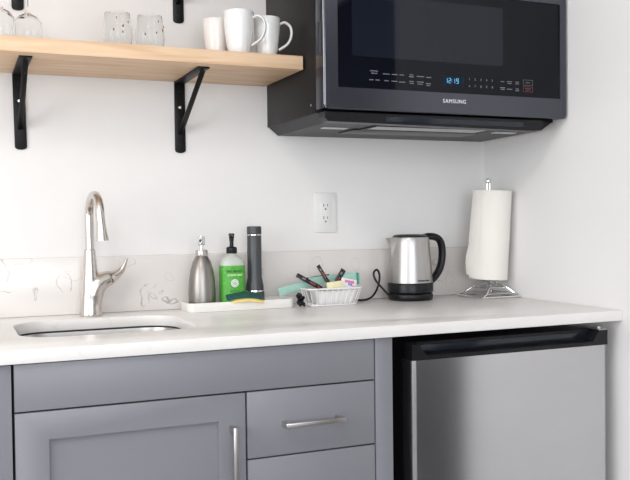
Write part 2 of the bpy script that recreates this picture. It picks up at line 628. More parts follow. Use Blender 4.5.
def worktop():
    bm = bmesh.new()
    x0, x1, y0, y1 = -2.30, -0.001, -CD, -0.0005
    outer = [bm.verts.new((x, y, CZ - CT)) for (x, y) in ((x0, y0), (x1, y0), (x1, y1), (x0, y1))]
    inner = [bm.verts.new((x, y, CZ - CT)) for (x, y) in rrect(SX0, SX1, SY0, SY1, SR, 10)]
    es = []
    for lp in (outer, inner):
        for i in range(len(lp)):
            es.append(bm.edges.new((lp[i], lp[(i + 1) % len(lp)])))
    bmesh.ops.triangle_fill(bm, edges=es, use_beauty=True)
    fs = list(bm.faces)
    r = bmesh.ops.extrude_face_region(bm, geom=fs)
    bmesh.ops.translate(bm, verts=[v for v in r['geom'] if isinstance(v, bmesh.types.BMVert)], vec=(0, 0, CT))
    bmesh.ops.recalc_face_normals(bm, faces=bm.faces)
    es = [e for e in bm.edges if e.is_manifold and e.calc_face_angle(0) > 1.0 and abs(e.verts[0].co.z - e.verts[1].co.z) < 1e-5]
    bmesh.ops.bevel(bm, geom=es, offset=0.002, segments=2, profile=0.5, affect='EDGES')
    return bm


tag(mk('worktop', worktop(), COUNTER), 'white quartz worktop running along the wall over the grey cabinets and fridge', 'countertop')
tag(mk('backsplash', box(-2.30, -0.001, -0.0205, -0.0006, CZ + 0.0003, CZ + 0.155, 0.0015), SPLASH),
    'low veined beige stone backsplash standing on the worktop against the wall', 'backsplash')

# sink bowl below the cut-out
sk = thing('sink', 'stainless undermount sink bowl set below the cut-out of the worktop', 'sink', ((SX0 + SX1) / 2, (SY0 + SY1) / 2, 0.70))
bm = bmesh.new()
g = 0.004
lps = []
for (d_, z, r) in ((-0.012, CZ - CT - 0.0006, 0.10), (g, CZ - CT - 0.0006, SR), (g + 0.001, CZ - CT - 0.010, SR), (g + 0.008, 0.76, SR - 0.01), (0.03, 0.715, SR - 0.02), (0.06, 0.705, SR - 0.04), (0.12, 0.703, 0.02)):
    z = z - 0.004 if z > 0.87 else z
    lps.append([(x, y, z) for (x, y) in rrect(SX0 - 0.006 + d_, SX1 + 0.006 - d_, SY0 - 0.006 + d_, SY1 + 0.006 - d_, r, 8)])
add_loft(bm, lps, cap0=False)
o = mk('bowl', bm, STEEL, sk)
md = o.modifiers.new('s', 'SOLIDIFY')
md.thickness = 0.0012
md.offset = -1
bm = bmesh.new()
add_loft(bm, [[(x, y, z) for (x, y) in rrect(SX0 - 0.004 - w, SX1 + 0.004 + w, SY0 - 0.004 - w, SY1 + 0.004 + w, SR + w, 8)] for (w, z) in ((0, CZ - CT - 0.0045), (0, CZ - CT - 0.0004), (0.01, CZ - CT - 0.0004), (0.01, CZ - CT - 0.0045))], cap0=False, cap1=False)
mk('seal', bm, SLOT, sk)
mk('drain', lathe([(0.042, 0.7035), (0.042, 0.7055), (0.030, 0.7065), (0.026, 0.704)], 32, ((SX0 + SX1) / 2, (SY0 + SY1) / 2)), CHROME, sk)

# ------------------------------------------------------------------ base cabinet
FY = -0.630            # face of doors and drawers
FT = 0.019
cab = thing('base_cabinet', 'grey base cabinet under the sink with shaker door, false front and drawers', 'cabinet', (-1.13, -0.3, 0.0))
bm = bmesh.new()
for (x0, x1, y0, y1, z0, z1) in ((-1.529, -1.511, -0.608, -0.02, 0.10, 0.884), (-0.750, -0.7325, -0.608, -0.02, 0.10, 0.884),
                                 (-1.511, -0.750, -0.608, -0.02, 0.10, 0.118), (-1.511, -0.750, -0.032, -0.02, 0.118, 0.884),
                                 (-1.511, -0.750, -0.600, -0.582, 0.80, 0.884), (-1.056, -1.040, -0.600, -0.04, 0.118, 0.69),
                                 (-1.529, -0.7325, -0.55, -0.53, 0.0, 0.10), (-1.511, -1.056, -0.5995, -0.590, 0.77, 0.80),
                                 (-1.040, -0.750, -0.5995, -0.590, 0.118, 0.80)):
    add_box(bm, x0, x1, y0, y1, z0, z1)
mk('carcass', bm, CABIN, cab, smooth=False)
mk('false_front', box(-1.5275, -0.7345, FY, FY + FT, 0.7895, 0.8835, 0.0012), CAB, cab)
# shaker door
DX0, DX1, DZ0, DZ1 = -1.5275, -1.0505, 0.115, 0.7860
door = mk('door', box(DX0 + 0.055, DX1 - 0.055, FY + 0.009, FY + 0.015, DZ0 + 0.05, DZ1 - 0.05), CAB, cab)
bm = bmesh.new()
ring_frame(bm, (DX0, DX1, DZ0, DZ1), (-1.4625, -1.1115, DZ0 + 0.06, 0.7285), FY, FY + FT, 0.0012)
mk('door_frame', bm, CAB, door)


def bar_pull(parent, p0, p1, name='handle'):
    """flat bar handle with two posts; p0, p1 are the bar's ends"""
    p0, p1 = Vector(p0), Vector(p1)
    bm = bmesh.new()
    t = 0.0055
    if abs(p1.x - p0.x) > abs(p1.z - p0.z):
        add_box(bm, p0.x, p1.x, p0.y - 0.004, p0.y + 0.004, p0.z - t, p0.z + t, 0.0018)
        for x in (p0.x + 0.008, p1.x - 0.008):
            add_box(bm, x - 0.0055, x + 0.0055, p0.y + 0.003, FY - 0.0003, p0.z - 0.0050, p0.z + 0.0050, 0.001)
    else:
        add_box(bm, p0.x - t, p0.x + t, p0.y - 0.004, p0.y + 0.004, p1.z, p0.z, 0.0018)
        for z in (p0.z - 0.008, p1.z + 0.008):
            add_box(bm, p0.x - 0.0050, p0.x + 0.0050, p0.y + 0.003, FY - 0.0003, z - 0.0055, z + 0.0055, 0.001)
    return mk(name, bm, STEEL, parent)


bar_pull(door, (-1.083, FY - 0.030, 0.7195), (-1.083, FY - 0.030, 0.5595))
for (z0, z1) in ((0.6395, 0.7860), (0.3790, 0.6360), (0.115, 0.3755)):
    dr = mk('drawer', box(-1.0465, -0.7345, FY, FY + FT, z0, z1, 0.0012), CAB, cab)
    hz = 0.7105 if z0 > 0.6 else (z0 + z1) / 2
    bar_pull(dr, (-0.9675, FY - 0.030, hz), (-0.8225, FY - 0.030, hz))

pn = mk('cabinet_end_panel', box(-0.731, -0.686, FY, -0.02, 0.0, 0.884, 0.001), CAB)
tag(pn, 'narrow grey end panel standing between the drawers and the fridge', 'panel')
lc = thing('cabinet', 'grey cabinet at the left edge, beside the cabinet with the sink', 'cabinet', (-1.9, -0.3, 0.0))
bm = bmesh.new()
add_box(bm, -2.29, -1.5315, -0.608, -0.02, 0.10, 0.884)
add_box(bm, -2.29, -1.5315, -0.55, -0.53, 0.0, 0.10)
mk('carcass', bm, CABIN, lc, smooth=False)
mk('door', box(-2.288, -1.5325, FY, FY + FT, 0.115, 0.8835, 0.0012), CAB, lc)

# ------------------------------------------------------------------ compact fridge
fr = thing('compact_fridge', 'stainless compact fridge with black top trim under the worktop', 'fridge', (-0.35, -0.33, 0.0))
FX0, FX1 = -0.633, -0.043
bm = bmesh.new()
add_box(bm, FX0 + 0.004, FX1, -0.575, -0.05, 0.02, 0.858, 0.004)
for x in (FX0 + 0.05, FX1 - 0.05):
    for y in (-0.54, -0.09):
        add_lathe(bm, [(0.018, 0.0), (0.018, 0.021)], 16, (x, y))
mk('body', bm, BLACKP, fr)
TB = 0.824
dp = [(FX0, -0.582)] + [(FX0 + 0.012 - 0.012 * math.cos(a), -0.618 - 0.012 * math.sin(a)) for a in [PI / 2 * k / 8 for k in range(9)]]
dp += [(FX1 - 0.012 + 0.012 * math.sin(a), -0.618 - 0.012 * math.cos(a)) for a in [PI / 2 * k / 8 for k in range(9)]] + [(FX1, -0.582)]
mk('door', prism(dp, 'z', 0.09, TB), FRIDGE, fr)
mk('door_gasket', box(FX0 + 0.012, FX1 - 0.01, -0.5815, -0.5752, 0.095, 0.85), BLACKP, fr)
mk('toe_grille', box(FX0 + 0.004, FX1, -0.59, -0.5755, 0.02, 0.085, 0.003), BLACKP, fr)
# black top trim with a recessed grip
bm = bmesh.new()
xs0, xs1 = FX0 + 0.035, FX1 - 0.045
zt, zb, zi = 0.863, TB + 0.0005, TB + 0.010
yf, yb, yr = -0.6315, -0.5825, -0.600
V = lambda x, y, z: bm.verts.new((x, y, z))
A = [V(FX0, yf, zb), V(FX1, yf, zb), V(FX1, yf, zt), V(xs1 + 0.018, yf, zt), V(xs1 - 0.004, yf, zi), V(xs0 + 0.004, yf, zi), V(xs0 - 0.018, yf, zt), V(FX0, yf, zt)]
B = [V(FX0, yb, zb), V(FX1, yb, zb), V(FX1, yb, zt), V(FX0, yb, zt)]
G = [V(xs1 + 0.012, yr, zt), V(xs1 - 0.010, yr + 0.001, zi + 0.003), V(xs0 + 0.010, yr + 0.001, zi + 0.003), V(xs0 - 0.012, yr, zt)]
for f in ((A[0], A[1], A[4], A[5]), (A[1], A[2], A[3], A[4]), (A[0], A[5], A[6], A[7]), (A[3], A[4], G[1], G[0]), (A[4], A[5], G[2], G[1]), (A[5], A[6], G[3], G[2]),
          (G[0], G[1], G[2], G[3]), (A[0], A[1], B[1], B[0]), (A[1], A[2], B[2], B[1]), (A[0], A[7], B[3], B[0]), (B[0], B[1], B[2], B[3]),
          (A[7], A[6], G[3], B[3]), (G[3], G[0], B[2], B[3]), (G[0], A[3], A[2], B[2])):
    bm.faces.new(f)
tr = mk('top_trim', bm, BLACKP, fr, smooth=False)
mk('grip_recess', box(xs0 + 0.004, xs1 - 0.004, -0.6035, -0.6008, zi + 0.005, zt - 0.006, 0.001), BLACKG, tr)
bm = bmesh.new()
add_box(bm, FX1 - 0.030, FX1 - 0.003, -0.632, -0.56, 0.8635, 0.8665, 0.001)
add_lathe(bm, [(0.006, 0.8665), (0.006, 0.871), (0.003, 0.872)], 16, (FX1 - 0.012, -0.612))
mk('hinge', bm, STEEL, fr)

# ------------------------------------------------------------------ microwave
mw = thing('microwave', 'black stainless over-the-range microwave mounted on the wall above the kettle', 'microwave', (-0.387, 0, 1.437))
MX0, MX1, MZ0, MZ1 = -0.765, -0.006, 1.440, 1.868
mk('body', box(MX0, MX1, -0.360, -0.0005, MZ0, MZ1, 0.002), MWSIDE, mw)
door = mk('door', box(MX0 + 0.001, MX1 - 0.004, -0.4145, -0.3605, MZ0 + 0.006, MZ1 - 0.004, 0.002), BLACKG, mw)
bm = bmesh.new()
o_ = rrect(MX0 + 0.001, MX1 - 0.001, MZ0 + 0.004, MZ1, 0.012, 5)
WX0, WX1, WZ0, WZ1 = -0.727, -0.030, 1.500, 1.768
# bowed frame: outer loop with rounded corners to rectangular opening
nO = len(o_)
i_ = rrect(WX0, WX1, WZ0, WZ1, 0.003, 5)
loops = [[(x, -0.4146, z) for (x, z) in o_], [(x, -0.4180, z) for (x, z) in o_],
         [(x + (0.0025 if x < -0.4 else -0.0025), -0.4205, z + (0.0025 if z < 1.6 else -0.0025)) for (x, z) in o_],
         [(x, -0.4208, z) for (x, z) in i_], [(x, -0.4148, z) for (x, z) in i_]]
add_loft(bm, loops, cap0=False, cap1=False)
for x, z in ():
    pass
mk('door_frame', bm, DARKST, door, ang=0.35)
mk('glass', prism(rrect(WX0 + 0.0003, WX1 - 0.0003, WZ0 + 0.0003, WZ1 - 0.0003, 0.0025, 5), 'y', -0.4172, -0.4148), MWGLASS, door)
mk('window', prism(rrect(-0.680, -0.218, 1.582, 1.742, 0.006, 5), 'y', -0.4176, -0.4172), MWWIN, door)
# bright polished corner strip along the left edge of the door
pts = [(MX0 - 0.0005, -0.4180, MZ1 - 0.01), (MX0 - 0.0005, -0.4180, 1.47), (MX0 - 0.0005, -0.4180, MZ0 + 0.018), (MX0 + 0.0055, -0.4175, MZ0 + 0.0065)]
mk('edge_strip', tube(pts, 0.0009, 6), SILVER, door)
# underside pan, front lip, filters and lamp cover
PZ = 1.416
bm = bmesh.new()
poly = [(MX0 + 0.004, -0.372), (MX1 - 0.07, -0.372), (MX1 - 0.07, -0.01), (MX0 + 0.004, -0.004)]
loops = [[(x, y, MZ0 - 0.0003) for (x, y) in ((MX0 + 0.004, -0.366), (MX1 - 0.010, -0.366), (MX1 - 0.010, -0.004), (MX0 + 0.004, -0.004))],
         [(x, y, PZ) for (x, y) in ((MX0 + 0.030, -0.362), (MX1 - 0.045, -0.362), (MX1 - 0.012, -0.010), (MX0 + 0.030, -0.010))]]
add_loft(bm, loops)
pan = mk('underside_pan', bm, MWPAN, mw, smooth=False)
bm = bmesh.new()
add_prism(bm, [(MX0 + 0.006, MZ0 - 0.0005), (MX0 + 0.006, 1.424), (MX0 + 0.016, 1.414), (-0.110, 1.408), (-0.092, 1.412), (-0.078, 1.426), (-0.078, MZ0 - 0.0005)], 'y', -0.407, -0.3675, 0.0015)
mk('vent_lip', bm, BLACKP, mw, smooth=False)
mk('lip_trim', box(-0.585, -0.150, -0.4095, -0.4072, 1.417, 1.431, 0.0008), BLACKG, mw)
fl = mk('grease_filter', box(-0.575, -0.215, -0.345, -0.262, PZ - 0.0025, PZ - 0.0003, 0.0008), MESHM, mw)
bm = bmesh.new()
for (a0, a1, b0, b1) in ((-0.583, -0.207, -.352, -.3452), (-0.583, -0.207, -.2618, -.255), (-0.583, -0.5752, -.3452, -.2618), (-0.2148, -0.207, -.3452, -.2618)):
    add_box(bm, a0, a1, b0, b1, PZ - 0.004, PZ - 0.0003)
mk('filter_frame', bm, MWPAN, fl)
mk('dark_recess_slab', box(-0.600, -0.190, -0.250, -0.150, PZ - 0.0035, PZ - 0.0003, 0.001), BLACKP, mw)  # flat black slab: the dark of the recess put into its colour
mk('lamp_cover', box(-0.700, -0.628, -0.270, -0.245, PZ - 0.003, PZ - 0.0003, 0.001), LENS, mw)
mk('lamp_cover', box(-0.165, -0.090, -0.300, -0.275, PZ - 0.003, PZ - 0.0003, 0.001), LENS, mw)
bm = bmesh.new()
for (y, z) in ((-0.335, 1.463), (-0.338, 1.4425), (-0.02, 1.452), (-0.03, 1.475)):
    b2 = bmesh.new()
    add_lathe(b2, [(0.0035, 0), (0.0035, 0.001), (0.002, 0.0018)], 14)
    xform(b2, Matrix.Translation((MX0 - 0.0001, y, z)) @ Matrix.Rotation(-PI / 2, 4, 'Y'))
    me = bpy.data.meshes.new('x')
    b2.to_mesh(me)
    b2.free()
    bm.from_mesh(me)
    if y < -0.3:
        mk('screw', bm, SILVER if z > 1.45 else BLACKP, mw)
        bm = bmesh.new()
bm.free()
# display, lettering and key legends
GY = -0.4174
disp = mk('display', box(-0.413, -0.346, GY - 0.0004, GY + 0.0002, 1.521, 1.546, 0.0), LEDBG, door)
SEG = {'1': 'bc', '2': 'abged', '9': 'abcdfg'}
for (ch, cx) in (('1', -0.4010), ('2', -0.3905), ('1', -0.3775), ('9', -0.3665)):
    bm = bmesh.new()
    hw, hh_, t_ = 0.0028, 0.0062, 0.00055
    boxes = {'a': (-hw, hw, hh_, 1), 'g': (-hw, hw, 0, 1), 'd': (-hw, hw, -hh_, 1), 'b': (hw, 0, hh_, 0), 'c': (hw, -hh_, 0, 0), 'f': (-hw, 0, hh_, 0), 'e': (-hw, -hh_, 0, 0)}
    for sg_ in SEG[ch]:
        p = boxes[sg_]
        if p[3]:
            add_box(bm, cx + p[0], cx + p[1], GY - 0.0009, GY - 0.0005, 1.5335 + p[2] - t_, 1.5335 + p[2] + t_)
        else:
            add_box(bm, cx + p[0] - t_, cx + p[0] + t_, GY - 0.0009, GY - 0.0005, 1.5335 + p[1], 1.5335 + p[2])
    mk('clock_digit', bm, LED, disp, smooth=False)
bm = bmesh.new()
for dz in (-0.0025, 0.0025):
    add_box(bm, -0.3846, -0.3832, GY - 0.0009, GY - 0.0005, 1.5335 + dz - 0.0007, 1.5335 + dz + 0.0007)
mk('clock_colon', bm, LED, disp, smooth=False)
mk('brand_lettering', text_bm('SAMSUNG', 0.0148, (-0.378, -0.4212, 1.4775), 0.0004, space=1.12, squash=1.0), LOGO, door)


def dashes(items, y, h=0.0028):
    bm = bmesh.new()
    for (x0, x1, z) in items:
        # each word reads as a broken stroke of a few letters
        x = x0
        while x < x1 - 0.001:
            w = random.uniform(0.0014, 0.0026)
            add_box(bm, x, min(x + w, x1), y - 0.0003, y, z - h / 2, z + h / 2)
            x += w + 0.0007
    return bm


rows = []
for (xa, xb, z) in ((-.630, -.606, 1.5465), (-.626, -.608, 1.5405), (-.592, -.572, 1.5405), (-.566, -.549, 1.5405), (-.543, -.529, 1.5405), (-.513, -.501, 1.5425), (-.515, -.500, 1.5375),
                    (-.492, -.470, 1.5395), (-.463, -.448, 1.5385),
                    (-.632, -.620, 1.5235), (-.614, -.602, 1.5235), (-.588, -.574, 1.5230), (-.567, -.550, 1.5230), (-.545, -.527, 1.5220), (-.514, -.500, 1.5250), (-.513, -.501, 1.5200),
                    (-.491, -.471, 1.5250), (-.489, -.473, 1.5195), (-.464, -.449, 1.5220), (-.462, -.451, 1.5170),
                    (-.226, -.214, 1.5400), (-.205, -.188, 1.5410), (-.203, -.190, 1.5360), (-.177, -.165, 1.5410), (-.177, -.165, 1.5360),
                    (-.228, -.212, 1.5230), (-.226, -.213, 1.5185), (-.205, -.187, 1.5200), (-.176, -.166, 1.5220), (-.177, -.165, 1.5170)):
    mk('key_legend', dashes([(xa, xb, z)], GY, 0.0022), PRINT, door, smooth=False)
for k in range(5):
    x = -0.328 + k * 0.0185
    mk('key_digit', text_bm('12345'[k], 0.0085, (x, GY - 0.0004, 1.5405), 0.0002), PRINT, door, smooth=False)
    mk('key_digit', text_bm('67890'[k], 0.0085, (x, GY - 0.0004, 1.5220), 0.0002), PRINT, door, smooth=False)
bm = bmesh.new()
ring_frame(bm, (-0.151, -0.118, 1.5335, 1.5490), (-0.1498, -0.1192, 1.5347, 1.5478), GY - 0.0004, GY)
b2 = dashes([(-.143, -.126, 1.5412)], GY, 0.0026)
me = bpy.data.meshes.new('x'); b2.to_mesh(me); b2.free(); bm.from_mesh(me)
mk('start_key', bm, PRINTD, door, smooth=False)
bm = bmesh.new()
ring_frame(bm, (-0.151, -0.118, 1.5150, 1.5305), (-0.1498, -0.1192, 1.5162, 1.5293), GY - 0.0004, GY)
b2 = dashes([(-.145, -.124, 1.5250), (-.142, -.127, 1.5205)], GY, 0.0026)
me = bpy.data.meshes.new('x'); b2.to_mesh(me); b2.free(); bm.from_mesh(me)
mk('stop_key', bm, PRINTR, door, smooth=False)

mw.scale = (1, 1.02, 1)
mw.location.x += 0.0005
for ch in door.children:
    if ch.name.split('.')[0] not in ('door_frame', 'edge_strip'):
        ch.location.x -= 0.005

# ------------------------------------------------------------------ shelves and brackets
SHT, SHTH, SHD, SHX = 1.598, 0.0362, 0.3014, -0.7695
tag(mk('wall_shelf', box(-2.2, SHX, -SHD, -0.0006, SHT - SHTH, SHT, 0.0015), WOOD),
    'light birch wall shelf holding the mugs and glasses, left of the microwave', 'shelf')
tag(mk('wall_shelf', box(-2.2, SHX, -SHD, -0.0006, 1.931, 1.931 + SHTH, 0.0015), WOOD),
    'upper birch wall shelf above the frame, carried by the two upper brackets', 'shelf')


def make_bracket(loc, label):
    """origin: where plate, wall and shelf underside meet"""
    t = thing('shelf_bracket', label, 'bracket', loc, 'black shelf brackets')
    w = 0.0155
    bm = bmesh.new()
    prof = [(-w, 0.0)] + [(-w, -0.195)] + [(w * math.cos(a), -0.195 - 0.008 * math.sin(a)) for a in [PI - k * PI / 8 for k in range(1, 8)]] + [(w, -0.195), (w, 0.0)]
    add_prism(bm, prof, 'y', -0.0046, -0.0006, 0.0006)
    mk('wall_plate', bm, BLACKM, t, world=False)
    bm = bmesh.new()
    add_box(bm, -w, w, -0.262, -0.0048, -0.0046, -0.0006, 0.0006)
    mk('arm', bm, BLACKM, t, world=False)
    # diagonal brace: a thin strip standing on edge, broadening at its flanged ends
    bm = bmesh.new()
    add_prism(bm, [(-0.0050, -0.150), (-0.0050, -0.130), (-0.236, -0.0050), (-0.256, -0.0050), (-0.252, -0.0110)], 'x', -0.0018, 0.0018, 0.0004)
    add_prism(bm, [(-0.0050, -0.150), (-0.252, -0.0110), (-0.2505, -0.0085), (-0.0050, -0.1468)], 'x', -0.007, 0.007, 0.0003)
    mk('brace', bm, BLACKM, t, world=False)
    for z in (-0.028, -0.073, -0.178):
        b2 = bmesh.new()
        add_lathe(b2, [(0.0042, 0), (0.0042, 0.0008), (0.0028, 0.0018)], 14)
        xform(b2, Matrix.Translation((0, -0.0047, z)) @ Matrix.Rotation(PI / 2, 4, 'X'))
        mk('screw', b2, SILVER if z == -0.073 else BLACKM, t, world=False)
    return t


b0 = make_bracket((-1.030, 0, SHT - SHTH), 'right black bracket under the lower shelf, left of the microwave')
b1 = dup(b0, (-1.466, 0, SHT - SHTH), 'left black bracket under the lower shelf, above the left of the sink')
b1.rotation_euler = (0, -0.018, 0)
dup(b0, (-1.030, 0, 1.931), 'black bracket end hanging above the shelf between the tumblers and mugs')
dup(b0, (-1.464, 0, 1.931), 'black bracket end above the stemware at the top left corner')

# ------------------------------------------------------------------ on the shelf
SZ = SHT + 0.0003


def make_mug(loc, label, rot, r=0.041, h=0.112, m=WHITEC):
    t = thing('mug', label, 'mug', loc, 'mugs on the lower shelf')
    k = 0.0032
    prof = [(r * 0.62, 0.0), (r * 0.66, 0.002), (r * 0.78, 0.022), (r * 0.90, 0.055), (r * 0.97, h * 0.8), (r, h - 0.002), (r - 0.0012, h), (r - k, h - 0.002), (r * 0.97 - k, h * 0.8), (r * 0.90 - k, 0.055), (r * 0.76 - k, 0.024), (r * 0.5, 0.008)]
    mk('cup', lathe(prof, 48), m, t, world=False, ang=1.2)
    pts = spline([(r * 0.95, 0, h * 0.86), (r + 0.012, 0, h * 0.90), (r + 0.027, 0, h * 0.80), (r + 0.030, 0, h * 0.60), (r + 0.020, 0, h * 0.38), (r * 0.86, 0, h * 0.22)], 8)
    mk('handle', tube(pts, 0.0045, 10, flat=(1.45, 0.85)), m, t, world=False)
    t.rotation_euler = (0, 0, rot)
    return t


make_mug((-0.9290, -0.245, SZ), 'tall white mug in front, middle of the three mugs on the shelf', math.radians(-30), 0.0405, 0.115)
make_mug((-0.8440, -0.228, SZ), 'white mug closest to the microwave, its handle to the right', math.radians(-16), 0.0365, 0.109)
make_mug((-0.9660, -0.165, SZ), 'off-white mug half hidden behind the tall white mug', math.radians(40), 0.0375, 0.108, WHITEC2)


def make_tumbler(loc, label):
    t = thing('glass_tumbler', label, 'glass', loc, 'stemless glasses on the lower shelf')
    prof = [(0.020, 0.0), (0.026, 0.002), (0.034, 0.014), (0.0375, 0.036), (0.0360, 0.062), (0.0318, 0.098), (0.0308, 0.0985), (0.0348, 0.062), (0.0362, 0.036), (0.0325, 0.016), (0.024, 0.006), (0.010, 0.0045)]
    mk('glass_bowl', lathe(prof, 40), GLASS, t, world=False, ang=1.3)
    for (a, z, s) in ((-1.35, 0.060, 0.0022), (-2.0, 0.050, 0.0018), (-0.9, 0.072, 0.0015), (-1.8, 0.080, 0.0015), (1.0, 0.06, 0.002)):
        rr = 0.0372 - abs(z - 0.036) * 0.04
        bm = lathe([(s * 0.6, z - s * 1.6), (s, z), (s * 0.6, z + s * 1.6)], 8, (rr * math.cos(a), rr * math.sin(a)))
        mk('printed_motif', bm, MOTIF, t, world=False)
    return t


g0 = make_tumbler((-1.236, -0.19, SZ), 'left one of two clear stemless glasses on the shelf')
dup(g0, (-1.152, -0.185, SZ), 'right one of two clear stemless glasses, closer to the mugs', 0.7)


def make_wine(loc, label):
    t = thing('wine_glass', label, 'glass', loc, 'upturned wine glasses on the lower shelf')
    prof = [(0.0330, 0.0), (0.0345, 0.020), (0.0355, 0.038), (0.0320, 0.056), (0.022, 0.069), (0.008, 0.0765), (0.0050, 0.083), (0.0042, 0.10), (0.0042, 0.140), (0.006, 0.150), (0.020, 0.154), (0.0340, 0.1562), (0.0340, 0.1575), (0.0, 0.1576)]
    inner = [(0.0, 0.0735), (0.007, 0.0735), (0.0205, 0.0675), (0.0308, 0.055), (0.0343, 0.038), (0.0333, 0.020), (0.0320, 0.0)]
    full = [p for p in inner] + prof
    full = [(max(r, 0.0003), z) for r, z in full]
    mk('glass_bowl', lathe(full, 40, cap0=True, cap1=True), GLASS, t, world=False, ang=1.3)
    return t


w0 = make_wine((-1.455, -0.20, SZ), 'upturned wine glass with its dome by the left upper bracket')
dup(w0, (-1.520, -0.235, SZ), 'upturned wine glass cut by the left edge of the picture')

# ------------------------------------------------------------------ outlet
ol = thing('wall_outlet', 'white double power outlet on the wall above the worktop', 'outlet', (-0.5805, 0, 1.185))
mk('cover_plate', box(-0.617, -0.544, -0.0060, -0.0006, 1.124, 1.246, 0.0025), WHITEP, ol)
ins = mk('receptacle', box(-0.5975, -0.5640, -0.0085, -0.0062, 1.1525, 1.2185, 0.0008), WHITEP, ol)
bm = bmesh.new()
for zc in (1.2040, 1.1660):
    add_box(bm, -0.5880, -0.5858, -0.0089, -0.0086, zc - 0.0005, zc + 0.0080)
    add_box(bm, -0.5757, -0.5737, -0.0089, -0.0086, zc + 0.0005, zc + 0.0075)
    b2 = bmesh.new()
    add_lathe(b2, [(0.0026, 0), (0.0026, 0.0003)], 12)
    xform(b2, Matrix.Translation((-0.5808, -0.0086, zc - 0.008)) @ Matrix.Rotation(PI / 2, 4, 'X'))
    me = bpy.data.meshes.new('x'); b2.to_mesh(me); b2.free(); bm.from_mesh(me)
sl = mk('socket_slots', bm, SLOT, ins, smooth=False)

# ------------------------------------------------------------------ tap
CT0 = CZ + 0.0003
FXc, FYc = -1.300, -0.085
fa = thing('kitchen_tap', 'satin nickel gooseneck tap with a side lever behind the sink', 'faucet', (FXc, FYc, CT0))
bm = bmesh.new()
add_lathe(bm, [(0.0300, CT0), (0.0300, CT0 + 0.004), (0.0282, CT0 + 0.03), (0.0245, CT0 + 0.07), (0.0200, CT0 + 0.115), (0.0165, CT0 + 0.155), (0.0145, CT0 + 0.178)], 32, (FXc, FYc))
# the branch that swells out towards the lever
br = spline([(FXc + 0.003, FYc, CT0 + 0.033), (FXc + 0.006, FYc, CT0 + 0.058), (FXc + 0.016, FYc, CT0 + 0.080), (FXc + 0.034, FYc, CT0 + 0.094), (FXc + 0.053, FYc, CT0 + 0.1005)], 6)
bR = [0.0270, 0.0285, 0.0265, 0.0225, 0.0200]
for i, p in enumerate(br):
    k = min(i // 6, 3)
    rr = bR[k] + (bR[k + 1] - bR[k]) * (i / 6 - k)
    if i < len(br) - 4:
        q = bmesh.ops.create_uvsphere(bm, u_segments=24, v_segments=16, radius=rr)
        bmesh.ops.translate(bm, verts=q['verts'], vec=p)
add_tube(bm, br[-8:], [bR[3] + (bR[4] - bR[3]) * k / 7 for k in range(8)], 28)
o = mk('tap_body', bm, NICKEL, fa)
md = o.modifiers.new('r', 'REMESH')
md.mode = 'VOXEL'
md.voxel_size = 0.0014
md.use_smooth_shade = True
md = o.modifiers.new('s', 'SMOOTH')
md.factor = 0.6
md.iterations = 24
# spout: up, over and towards the room
sp = [(FXc, FYc, CT0 + 0.172), (FXc, FYc, CT0 + 0.22)]
arc_r = 0.060
top = CT0 + 0.264
for k in range(0, 13):
    a = PI * k / 12
    sp.append((FXc + 0.010 * (1 - math.cos(a)) / 2, FYc - arc_r + arc_r * math.cos(a), top + arc_r * 0.92 * math.sin(a)))
sp += [(FXc + 0.0125, FYc - 2 * arc_r - 0.002, top - 0.030), (FXc + 0.0140, FYc - 2 * arc_r - 0.003, top - 0.062)]
sp = spline(sp, 4)
nh = len(sp) - 7
mk('spout', tube(sp[:nh], 0.0115, 24), NICKEL, fa)
hR = [0.0115, 0.0116, 0.0118, 0.0122, 0.0129, 0.0140, 0.0155, 0.0166]
mk('spray_head', tube(sp[nh - 1:], hR, 24), NICKEL, fa)
# lever: a horn rising to the right from the branch
lv = spline([(FXc + 0.0540, FYc, CT0 + 0.1010), (FXc + 0.066, FYc, CT0 + 0.106), (FXc + 0.080, FYc, CT0 + 0.117), (FXc + 0.090, FYc, CT0 + 0.133), (FXc + 0.097, FYc, CT0 + 0.151)], 6)
nl = len(lv)
mk('lever', tube(lv, [0.0185 * (1 - (i / (nl - 1)) ** 0.75 * 0.84) for i in range(nl)], 20), NICKEL, fa)

# ------------------------------------------------------------------ tray and the things in it
TX0, TX1, TY0, TY1 = -1.052, -0.738, -0.152, -0.048
tray = thing('soap_tray', 'long cream ribbed ceramic tray holding the soap bottles', 'tray', ((TX0 + TX1) / 2, -0.10, CT0))
bm = bmesh.new()
R_ = 0.020
lps = []
for (d_, z) in ((0.006, 0.0), (0.003, 0.0006), (0.0015, 0.008), (0.0, 0.024), (0.0015, 0.0258), (0.0035, 0.0245), (0.005, 0.008), (0.008, 0.0048), (0.014, 0.0042)):
    lps.append([(x, y, CT0 + z) for (x, y) in rrect(TX0 + d_, TX1 - d_, TY0 + d_, TY1 - d_, R_ - min(d_, 0.012), 6)])
add_loft(bm, lps)
mk('dish', bm, TRAYM, tray, ang=1.0)
TZ = CT0 + 0.0045

